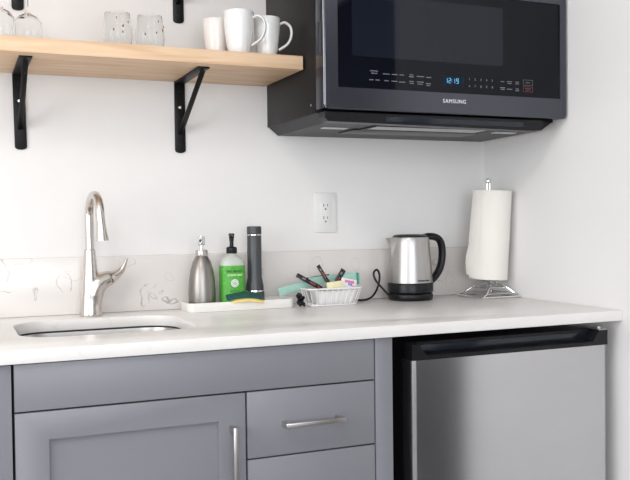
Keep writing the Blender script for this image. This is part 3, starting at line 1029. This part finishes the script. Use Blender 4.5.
# steel pump bottle
SBX, SBY = -0.999, -0.100
sb = thing('soap_dispenser', 'brushed steel soap pump bottle at the left end of the tray', 'soap dispenser', (SBX, SBY, TZ))
prof = [(0.036, 0.0), (0.0385, 0.002), (0.0405, 0.020), (0.0405, 0.045), (0.0385, 0.075), (0.034, 0.100), (0.0275, 0.120), (0.0205, 0.132), (0.0180, 0.136)]
mk('bottle', lathe([(r, TZ + z) for r, z in prof], 56, (SBX, SBY)), STEELH, sb, ang=0.8)
mk('collar', lathe([(0.0180, TZ + 0.1363), (0.0185, TZ + 0.138), (0.0185, TZ + 0.150), (0.0175, TZ + 0.1515), (0.006, TZ + 0.152)], 40, (SBX, SBY)), STEEL, sb)
bm = bmesh.new()
add_lathe(bm, [(0.0042, TZ + 0.1522), (0.0042, TZ + 0.163)], 16, (SBX, SBY))
add_lathe(bm, [(0.0090, TZ + 0.163), (0.0098, TZ + 0.165), (0.0098, TZ + 0.184), (0.0085, TZ + 0.187), (0.004, TZ + 0.188)], 28, (SBX, SBY))
add_tube(bm, spline([(SBX, SBY, TZ + 0.178), (SBX - 0.007, SBY - 0.020, TZ + 0.180), (SBX - 0.012, SBY - 0.034, TZ + 0.176)], 5), 0.0042, 12)
mk('pump_head', bm, CHROME, sb)

sb.scale = (0.93, 0.93, 1.085)
# clear bottle with green label
GX, GYc = -0.911, -0.098
gb = thing('dish_soap_bottle', 'clear dish soap bottle with green label and black pump', 'soap bottle', (GX, GYc, TZ))


def ell(a, b, z, n=48, p=2.6):
    out = []
    for i in range(n):
        t = 2 * PI * i / n
        c, s = math.cos(t), math.sin(t)
        out.append((GX + a * math.copysign(abs(c) ** (2 / p), c), GYc + b * math.copysign(abs(s) ** (2 / p), s), TZ + z))
    return out


bm = bmesh.new()
add_loft(bm, [ell(0.031, 0.020, 0), ell(0.0345, 0.0235, 0.003), ell(0.0355, 0.0245, 0.012), ell(0.0355, 0.0245, 0.120), ell(0.0335, 0.0235, 0.131), ell(0.027, 0.020, 0.140),
              ell(0.0170, 0.0150, 0.146, p=2.1), ell(0.0125, 0.0125, 0.149, p=2), ell(0.0125, 0.0125, 0.1525, p=2)])
mk('bottle', bm, SOAPLQ, gb, ang=0.9)
bm = bmesh.new()
add_loft(bm, [ell(0.0360, 0.0250, 0.014), ell(0.0360, 0.0250, 0.119)], cap0=False, cap1=False)
lab = mk('label', bm, GREEN, gb)
ly = GYc - 0.0250
mk('label_lettering', text_bm("MRS. MEYER'S", 0.0078, (GX, ly - 0.0012, TZ + 0.1030), 0.0002, bold=0.0002), DGREEN, lab, smooth=False)
mk('label_lettering', text_bm('CLEAN DAY', 0.0080, (GX, ly - 0.0012, TZ + 0.0925), 0.0002, bold=0.0003), LGREEN, lab, smooth=False)
mk('label_lettering', text_bm('DISH SOAP', 0.0060, (GX, ly - 0.0012, TZ + 0.0480), 0.0002), DGREEN, lab, smooth=False)
bm = bmesh.new()
b2 = bmesh.new()
add_lathe(b2, [(0.0112, 0.0), (0.0112, 0.0006)], 32)
xform(b2, Matrix.Translation((GX, ly - 0.0008, TZ + 0.070)) @ Matrix.Rotation(PI / 2, 4, 'X'))
md_ = mk('label_medallion', b2, LABELW, lab, smooth=False)
b2 = bmesh.new()
add_tube(b2, [(GX + 0.0085 * math.cos(2 * PI * k / 32), ly - 0.0016, TZ + 0.070 + 0.0085 * math.sin(2 * PI * k / 32)) for k in range(32)], 0.0005, 6, closed=True)
add_tube(b2, [(GX + 0.0035 * math.cos(2 * PI * k / 20), ly - 0.0016, TZ + 0.070 + 0.0035 * math.sin(2 * PI * k / 20)) for k in range(20)], 0.0009, 6, closed=True)
mk('medallion_print', b2, DGREEN, md_)
b2 = dashes([(GX - 0.022, GX + 0.022, TZ + 0.031), (GX - 0.018, GX + 0.018, TZ + 0.025), (GX - 0.024, GX + 0.024, TZ + 0.019)], ly - 0.0009, 0.0016)
mk('label_fine_print', b2, LGREEN, lab, smooth=False)
bm = bmesh.new()
add_lathe(bm, [(0.0150, TZ + 0.1526), (0.0155, TZ + 0.154), (0.0150, TZ + 0.168), (0.0125, TZ + 0.171), (0.0060, TZ + 0.172), (0.0052, TZ + 0.186)], 36, (GX, GYc))
add_lathe(bm, [(0.0060, TZ + 0.186), (0.0082, TZ + 0.207), (0.0075, TZ + 0.209)], 24, (GX, GYc))
add_tube(bm, spline([(GX, GYc, TZ + 0.201), (GX - 0.007, GYc - 0.020, TZ + 0.203), (GX - 0.011, GYc - 0.033, TZ + 0.199)], 5), 0.0045, 12)
mk('pump', bm, BLACKP, gb)

# torch
HX, HY = -0.838, -0.082
to = thing('torch', 'dark grey metal torch standing on its head behind the sponge', 'flashlight', (HX, HY, TZ))
P_ = lambda L: [(r, TZ + z) for r, z in L]
mk('head', lathe(P_([(0.0265, 0.0), (0.0275, 0.002), (0.0272, 0.036), (0.0262, 0.038)]), 40, (HX, HY)), TORCH, to)
mk('ring', lathe(P_([(0.0265, 0.0381), (0.0270, 0.0385), (0.0266, 0.0425), (0.0255, 0.0428)]), 40, (HX, HY)), SILVER, to)
mk('barrel', lathe(P_([(0.0258, 0.0429), (0.0250, 0.055), (0.0215, 0.072), (0.0205, 0.078), (0.0205, 0.188), (0.0200, 0.1885)]), 40, (HX, HY)), TORCH, to)
mk('ring', lathe(P_([(0.0203, 0.1886), (0.0210, 0.1890), (0.0210, 0.1915), (0.0203, 0.1918)]), 40, (HX, HY)), SILVER, to)
mk('tail_cap', lathe(P_([(0.0207, 0.1919), (0.0210, 0.194), (0.0210, 0.211), (0.0195, 0.2130), (0.010, 0.2132)]), 40, (HX, HY)), TORCH, to)

to.scale = (1, 1, 1.07)
# sponge leaning on the front rim of the tray
sg = thing('sponge', 'yellow sponge with a dark green scouring side, lying in the tray', 'sponge', (-0.886, -0.135, CT0 + 0.0260))


def arch(x0, x1, y0, y1, zb, th, hgt, n=14):
    """slab bent up in the middle"""
    bm = bmesh.new()
    loops = []
    for i in range(n + 1):
        t = i / n
        x = x0 + (x1 - x0) * t
        z = zb + hgt * math.sin(PI * t) ** 0.8
        nar = 0.75 + 0.25 * math.sin(PI * t) ** 0.5
        ym = (y0 + y1) / 2
        w = (y1 - y0) / 2 * nar
        loops.append([(x, ym - w, z), (x, ym + w, z + 0.004), (x, ym + w, z + th + 0.004), (x, ym - w, z + th)])
    add_loft(bm, loops)
    bmesh.ops.bevel(bm, geom=list(bm.edges), offset=0.0015, segments=2, affect='EDGES') if False else None
    return bm


o = mk('foam', arch(-0.046, 0.060, -0.028, 0.016, -0.0035, 0.008, 0.0115), YEL, sg, world=False, ang=1.0)
o = mk('scouring_pad', arch(-0.062, 0.056, -0.020, 0.024, 0.0050, 0.0065, 0.0120), SCRUB, sg, world=False, ang=1.0)
sg.scale = (0.84, 0.9, 0.72)
sg.rotation_euler = (math.radians(14), math.radians(2), math.radians(-4))

# ------------------------------------------------------------------ wire basket and what fills it
BX0, BX1, BY0, BY1 = -0.706, -0.530, -0.168, -0.062
BZ = CT0
bk = thing('wire_basket', 'white coated wire basket of coffee supplies left of the kettle', 'basket', ((BX0 + BX1) / 2, (BY0 + BY1) / 2, BZ))
BH = 0.050


def brim(d_, z, n=8, r=0.022):
    return [(x, y, z) for (x, y) in rrect(BX0 + d_, BX1 - d_, BY0 + d_, BY1 - d_, r, n)]


mk('rim', tube(brim(0, BZ + BH), 0.0026, 8, closed=True), WIREW, bk)
mk('base_ring', tube(brim(0.014, BZ + 0.0022, r=0.016), 0.0020, 8, closed=True), WIREW, bk)
top_l, bot_l = brim(0, BZ + BH), brim(0.014, BZ + 0.0022, r=0.016)


def resample(lp, k):
    P = [Vector(p) for p in lp] + [Vector(lp[0])]
    L = [0]
    for a, b in zip(P, P[1:]):
        L.append(L[-1] + (b - a).length)
    out = []
    for i in range(k):
        s = L[-1] * i / k
        j = max(q for q in range(len(L)) if L[q] <= s + 1e-9)
        j = min(j, len(P) - 2)
        t = (s - L[j]) / max(L[j + 1] - L[j], 1e-9)
        out.append(P[j].lerp(P[j + 1], t))
    return out


for a, b in zip(resample(top_l, 30), resample(bot_l, 30)):
    mk('upright_wire', tube([a, b], 0.0012, 6), WIREW, bk)
for k in range(6):
    y = BY0 + 0.026 + k * 0.011
    mk('base_wire', tube([(BX0 + 0.015, y, BZ + 0.0030), (BX1 - 0.015, y, BZ + 0.0030)], 0.0010, 6), WIREW, bk)
# white paper liner cup inside the basket
bm = bmesh.new()
add_loft(bm, [[(x + (0.020 if x < -0.62 else 0), y, z) for (x, y, z) in brim(0.022, BZ + 0.0045, r=0.014)], [(x + (0.030 if x < -0.62 else 0), y, z) for (x, y, z) in brim(0.0085, BZ + 0.043, r=0.018)]], cap0=True, cap1=False)
o = mk('paper_liner', bm, PAPERW)
tag(o, 'white paper liner standing inside the wire basket', 'liner')
md = o.modifiers.new('s', 'SOLIDIFY')
md.thickness = 0.0006
md.offset = -1


def packet(name, label, cat, p0, p1, w, th, m, tilt=0.0, group=None, prints=(), crimp=None, taper=1.0):
    """pillow-shaped packet from p0 to p1 (its axis), width w, belly thickness th; prints = (along 0..1, across -1..1, len, wid, material)"""
    p0, p1 = Vector(p0), Vector(p1)
    ax = p1 - p0
    Ln = ax.length
    ax.normalize()
    view = Vector((0, -1, 0.15))
    nr = (view - ax * view.dot(ax)).normalized()
    nr = Matrix.Rotation(tilt, 3, ax) @ nr
    sd = nr.cross(ax)
    rot = Matrix((sd, nr, ax)).transposed().to_4x4()
    t = thing(name, label, cat, p0, group)
    t.rotation_euler = rot.to_euler()
    bm = bmesh.new()
    nu, nv = 8, 12
    loops = []

    def hh(u, v):
        return th / 2 * (max(0.0, math.sin(PI * min(max(v, 0.0), 1.0))) ** 0.45) * (1 - abs(u) ** 2.5) + 0.0004
    for j in range(nv + 1):
        v = j / nv
        ww = w / 2 * (1 - (1 - taper) * v)
        lp = []
        for i in range(nu + 1):
            u = -1 + 2 * i / nu
            lp.append((u * ww, hh(u, v), v * Ln))
        for i in range(nu, -1, -1):
            u = -1 + 2 * i / nu
            lp.append((u * ww, -hh(u, v), v * Ln))
        loops.append(lp)
    add_loft(bm, loops)
    mk('wrapper', bm, m, t, world=False, ang=0.9)
    for (v, u, ln_, wd, pm) in prints:
        bm = bmesh.new()
        k = 6
        lp = []
        for j in range(k + 1):
            vv = v - ln_ / 2 + ln_ * j / k
            a = (max(-0.98, u - wd / 2)) * w / 2
            b = (min(0.98, u + wd / 2)) * w / 2
            ha = hh(u - wd / 2, vv) + 0.0003
            hb = hh(u + wd / 2, vv) + 0.0003
            hm = hh(u, vv) + 0.0005
            lp.append([(a, ha - 0.0006, vv * Ln), (a, ha, vv * Ln), ((a + b) / 2, hm, vv * Ln), (b, hb, vv * Ln), (b, hb - 0.0006, vv * Ln)])
        add_loft(bm, lp)
        mk('print', bm, pm, t, world=False)
    if crimp:
        bm = bmesh.new()
        nt_ = 7
        pts = [(-w / 2, -0.002)]
        for q in range(nt_):
            pts += [(-w / 2 + w * (q + 0.5) / nt_, 0.010), (-w / 2 + w * (q + 1) / nt_, 0.004)]
        pts[-1] = (w / 2, -0.002)
        add_prism(bm, [(x, z + Ln) for (x, z) in pts], 'y', -0.0012, 0.0012)
        mk('crimped_end', bm, crimp, t, world=False)
    return t


cg = 'sachets and sticks in the wire basket'
bz = BZ
packet('coffee_sachet', 'long mint green sachet sticking out of the basket to the left', 'sachet', (-0.625, -0.094, bz + 0.073), (-0.778, -0.118, bz + 0.042), 0.024, 0.007, MINT, group=cg)
packet('coffee_sachet', 'mint green sachet lying at the back of the basket behind the black sticks', 'sachet', (-0.668, -0.078, bz + 0.071), (-0.575, -0.078, bz + 0.077), 0.016, 0.006, MINT, group=cg)
packet('sugar_stick', 'black stick packet leaning to the left over the mint sachet', 'sachet', (-0.648, -0.128, bz + 0.048), (-0.724, -0.122, bz + 0.091), 0.013, 0.006, FOILB, group=cg,
       prints=((0.38, 0.0, 0.22, 0.6, REDP), (0.12, 0.0, 0.10, 0.6, REDP), (0.72, 0, 0.12, 0.7, PRINT)))
packet('sugar_stick', 'black stick packet standing in the middle of the basket', 'sachet', (-0.612, -0.115, bz + 0.050), (-0.648, -0.100, bz + 0.115), 0.012, 0.006, FOILB, group=cg,
       prints=((0.55, 0.0, 0.25, 0.5, REDP), (0.80, 0, 0.10, 0.7, PRINT)))
packet('sugar_stick', 'black stick packet leaning to the right behind the white pink packet', 'sachet', (-0.596, -0.100, bz + 0.052), (-0.562, -0.095, bz + 0.100), 0.016, 0.006, FOILB, group=cg,
       prints=((0.35, -0.1, 0.35, 0.5, REDP), (0.75, 0.1, 0.15, 0.7, PRINT)))
packet('stir_stick', 'dark stick lying across the top of the basket behind the sachets', 'stick', (-0.690, -0.072, bz + 0.074), (-0.600, -0.074, bz + 0.084), 0.005, 0.003, FOILB, group=cg)
packet('sweetener_packet', 'pale yellow paper packet lying on the liner at the front', 'sachet', (-0.641, -0.150, bz + 0.056), (-0.590, -0.150, bz + 0.061), 0.022, 0.007, PALEY, group=cg)
packet('sweetener_packet', 'white packet with pink and blue print at the right front', 'sachet', (-0.592, -0.142, bz + 0.066), (-0.542, -0.140, bz + 0.056), 0.028, 0.007, PAPERW, group=cg,
       prints=((0.5, 0.35, 0.62, 0.55, PINK), (0.55, -0.05, 0.26, 0.7, BLUEP), (0.55, 0.0, 0.12, 0.25, LABELW), (0.75, -0.45, 0.3, 0.2, PINK)))
packet('coffee_sachet', 'mint sachet with a crimped teal end at the right of the basket', 'sachet', (-0.572, -0.092, bz + 0.073), (-0.520, -0.098, bz + 0.072), 0.036, 0.010, MINT, group=cg, crimp=TEAL)

# black crumpled hair clip beside the basket
bm = bmesh.new()
for k in range(9):
    a = k * 0.75
    c = Vector((-0.7235 + 0.005 * math.cos(a * 1.7), -0.150 + 0.006 * math.sin(a * 2.3), CT0 + 0.0075 + k * 0.0034))
    pts = [(c.x + 0.006 * math.cos(t) * (1 + 0.25 * math.sin(3 * t + k)), c.y + 0.007 * math.sin(t), c.z + 0.003 * math.sin(2 * t + a)) for t in [2 * PI * q / 16 for q in range(16)]]
    add_tube(bm, pts, 0.0032, 7, closed=True)
tag(mk('hair_tie', bm, BLACKP), 'small black ruffled tie between the tray and the basket', 'hair tie')

# ------------------------------------------------------------------ kettle
KX, KY = -0.338, -0.100
kt = thing('electric_kettle', 'brushed steel electric kettle with black base and handle', 'kettle', (KX, KY, CT0))
K = lambda L: [(r, CT0 + z) for r, z in L]
mk('power_base', lathe(K([(0.060, 0.0), (0.066, 0.001), (0.0685, 0.005), (0.0690, 0.017), (0.0675, 0.0195), (0.060, 0.0198)]), 64, (KX, KY)), BLACKP, kt)
mk('lower_body', lathe(K([(0.062, 0.0200), (0.0655, 0.0215), (0.0665, 0.0235), (0.0700, 0.0260), (0.0702, 0.050), (0.0690, 0.0525), (0.060, 0.053)]), 64, (KX, KY)), BLACKP, kt)
prof = [(0.0660, 0.0532), (0.0685, 0.0540), (0.0672, 0.080), (0.0650, 0.110), (0.0625, 0.140), (0.0600, 0.170), (0.0582, 0.190), (0.0570, 0.1925), (0.0540, 0.1930)]
body = mk('steel_body', lathe(K(prof), 64, (KX, KY)), KSTEEL, kt)
mk('lid', lathe(K([(0.0535, 0.1931), (0.0530, 0.196), (0.047, 0.2000), (0.030, 0.2015), (0.0005, 0.2018)]), 48, (KX, KY)), BLACKP, kt)
# spout on the left: a folded beak
bm = bmesh.new()
cA = 0.30
lps = []
for (z, rr, ex, hw) in ((0.125, 0.0610, 0.002, 0.004), (0.145, 0.0605, 0.006, 0.011), (0.165, 0.0590, 0.012, 0.017), (0.183, 0.0575, 0.020, 0.022), (0.1915, 0.0570, 0.0265, 0.0245)):
    y1 = hw
    lps.append([(KX - rr + 0.004, KY - y1, CT0 + z), (KX - rr - ex * 0.55, KY - y1 * 0.55, CT0 + z), (KX - rr - ex, KY - 0.002, CT0 + z), (KX - rr - ex, KY + 0.002, CT0 + z),
                (KX - rr - ex * 0.55, KY + y1 * 0.55, CT0 + z), (KX - rr + 0.004, KY + y1, CT0 + z), (KX - rr + 0.010, KY, CT0 + z)])
add_loft(bm, lps)
mk('spout', bm, KSTEEL, kt)
hp = spline([(KX + 0.046, KY, CT0 + 0.190), (KX + 0.066, KY, CT0 + 0.194), (KX + 0.090, KY, CT0 + 0.191), (KX + 0.106, KY, CT0 + 0.180), (KX + 0.114, KY, CT0 + 0.155), (KX + 0.113, KY, CT0 + 0.120),
             (KX + 0.104, KY, CT0 + 0.090), (KX + 0.086, KY, CT0 + 0.066), (KX + 0.069, KY, CT0 + 0.054)], 6)
mk('handle', tube(hp, 0.0122, 16, flat=(1.15, 0.9)), BLACKP, kt)
# black spine between the handle ends, behind the steel
bm = bmesh.new()
lps = []
for (z, rr) in ((0.050, 0.0690), (0.110, 0.0652), (0.160, 0.0612), (0.192, 0.0585)):
    lps.append([(KX + (rr + o_r) * math.cos(a), KY + (rr + o_r) * math.sin(a), CT0 + z) for (a, o_r) in ((-0.13, -0.003), (-0.13, 0.0022), (0, 0.0035), (0.13, 0.0022), (0.13, -0.003))])
add_loft(bm, lps)
mk('handle_spine', bm, BLACKP, kt)
# the side switch tab on the handle
mk('brand_lettering', text_bm('Hamilton Beach', 0.0070, (math.radians(-82), 0, CT0 + 0.0620), 0.0002, bend=(KX, KY, 0.0688), bold=0.0002), BLACKP, body, smooth=False)
cp = spline([(KX - 0.066, KY + 0.010, CT0 + 0.012), (KX - 0.085, KY + 0.018, CT0 + 0.034), (KX - 0.103, KY + 0.034, CT0 + 0.062), (KX - 0.106, KY + 0.040, CT0 + 0.084), (KX - 0.094, KY + 0.040, CT0 + 0.093),
             (KX - 0.086, KY + 0.040, CT0 + 0.076), (KX - 0.090, KY + 0.038, CT0 + 0.050), (KX - 0.104, KY + 0.034, CT0 + 0.024), (KX - 0.125, KY + 0.028, CT0 + 0.008), (KX - 0.155, KY + 0.024, CT0 + 0.0034), (KX - 0.190, KY + 0.062, CT0 + 0.0034),
             (KX - 0.230, KY + 0.066, CT0 + 0.0034)], 8)
mk('power_cord', tube(cp, 0.0032, 10), BLACKP, kt)

# ------------------------------------------------------------------ paper towel holder and roll
PX, PY = -0.0745, -0.136
ph = thing('paper_towel_holder', 'chrome wire paper towel holder in the corner of the worktop', 'paper towel holder', (PX, PY, CT0))
def sq(cx, cy, s, z, rot=0.0):
    return [(cx + s * (ca * math.cos(rot) - cb * math.sin(rot)), cy + s * (ca * math.sin(rot) + cb * math.cos(rot)), z) for (ca, cb) in ((-1, -1), (1, -1), (1, 1), (-1, 1))]
def bar_loop(P, r):
    bm = bmesh.new()
    for i in range(4):
        a, b = Vector(P[i]), Vector(P[(i + 1) % 4])
        add_tube(bm, [a, b], r, 8)
    return bm
mk('base_square', bar_loop(sq(PX + 0.001, PY, 0.070, CT0 + 0.0032), 0.0030), CHROME, ph)
mk('tier', bar_loop(sq(PX, PY, 0.056, CT0 + 0.0125, 0.10), 0.0022), CHROME, ph)
mk('tier', bar_loop(sq(PX, PY, 0.038, CT0 + 0.0300, 0.22), 0.0022), CHROME, ph)
bm = bmesh.new()
a = sq(PX + 0.001, PY, 0.070, CT0 + 0.0032)
b = sq(PX, PY, 0.056, CT0 + 0.0125, 0.10)
c = sq(PX, PY, 0.038, CT0 + 0.0300, 0.22)
for i in range(4):
    add_tube(bm, [a[i], b[i]], 0.0020, 8)
    add_tube(bm, [b[i], c[i]], 0.0020, 8)
add_tube(bm, [c[0], (PX, PY, CT0 + 0.0520), c[2]], 0.0020, 8)
add_tube(bm, [c[1], (PX, PY, CT0 + 0.0520), c[3]], 0.0020, 8)
mk('stand_wires', bm, CHROME, ph)
mk('tier', bar_loop(sq(PX, PY, 0.022, CT0 + 0.0490, 0.35), 0.0020), CHROME, ph)
bm = bmesh.new()
for s in (-0.0048, 0.0048):
    add_tube(bm, [(PX + s, PY, CT0 + 0.051), (PX + s, PY, CT0 + 0.358)], 0.0022, 8)
mk('upright_rod', bm, CHROME, ph)
mk('finial', lathe([(0.002, CT0 + 0.357), (0.0075, CT0 + 0.360), (0.0092, CT0 + 0.366), (0.0075, CT0 + 0.372), (0.002, CT0 + 0.375)], 24, (PX, PY)), CHROME, ph)

pr = thing('paper_towel_roll', 'roll of cream paper towel on the chrome holder', 'paper towel', (PX - 0.001, PY + 0.004, CT0 + 0.0565))
prof = [(0.021, 0.0), (0.0595, 0.0), (0.0605, 0.001), (0.0605, 0.2785), (0.0595, 0.2795), (0.021, 0.2795)]
bm = bmesh.new()
add_lathe(bm, prof + [prof[0]], 64, cap0=False, cap1=False)
bmesh.ops.remove_doubles(bm, verts=bm.verts, dist=1e-6)
rl = mk('roll', bm, PAPER, pr, world=False)
# the loose end of the sheet, lifting from the left side
bm = bmesh.new()
H = 0.2785
nz = 14
grid = []
for j in range(nz + 1):
    v = j / nz
    row = []
    for i in range(9):
        u = i / 8
        ang = math.radians(205 - 45 * u)
        lift = 0.0008 + u * u * 0.008 * (1 - v) ** 0.8
        if v < 0.35:
            lift += u * u * 0.006 * math.sin(PI * v / 0.35)
        zz = v * H * (1 - 0.02 * u) + 0.012 * u * (1 - v)
        row.append(bm.verts.new(((0.0605 + lift) * math.cos(ang), (0.0605 + lift) * math.sin(ang), zz)))
    grid.append(row)
for j in range(nz):
    for i in range(8):
        bm.faces.new((grid[j][i], grid[j][i + 1], grid[j + 1][i + 1], grid[j + 1][i]))
o = mk('loose_sheet', bm, PAPER, rl, world=False, ang=2)
md = o.modifiers.new('s', 'SOLIDIFY')
md.thickness = 0.0006
md.offset = 1
pr.rotation_euler = (math.radians(2.2), math.radians(2.4), 0)
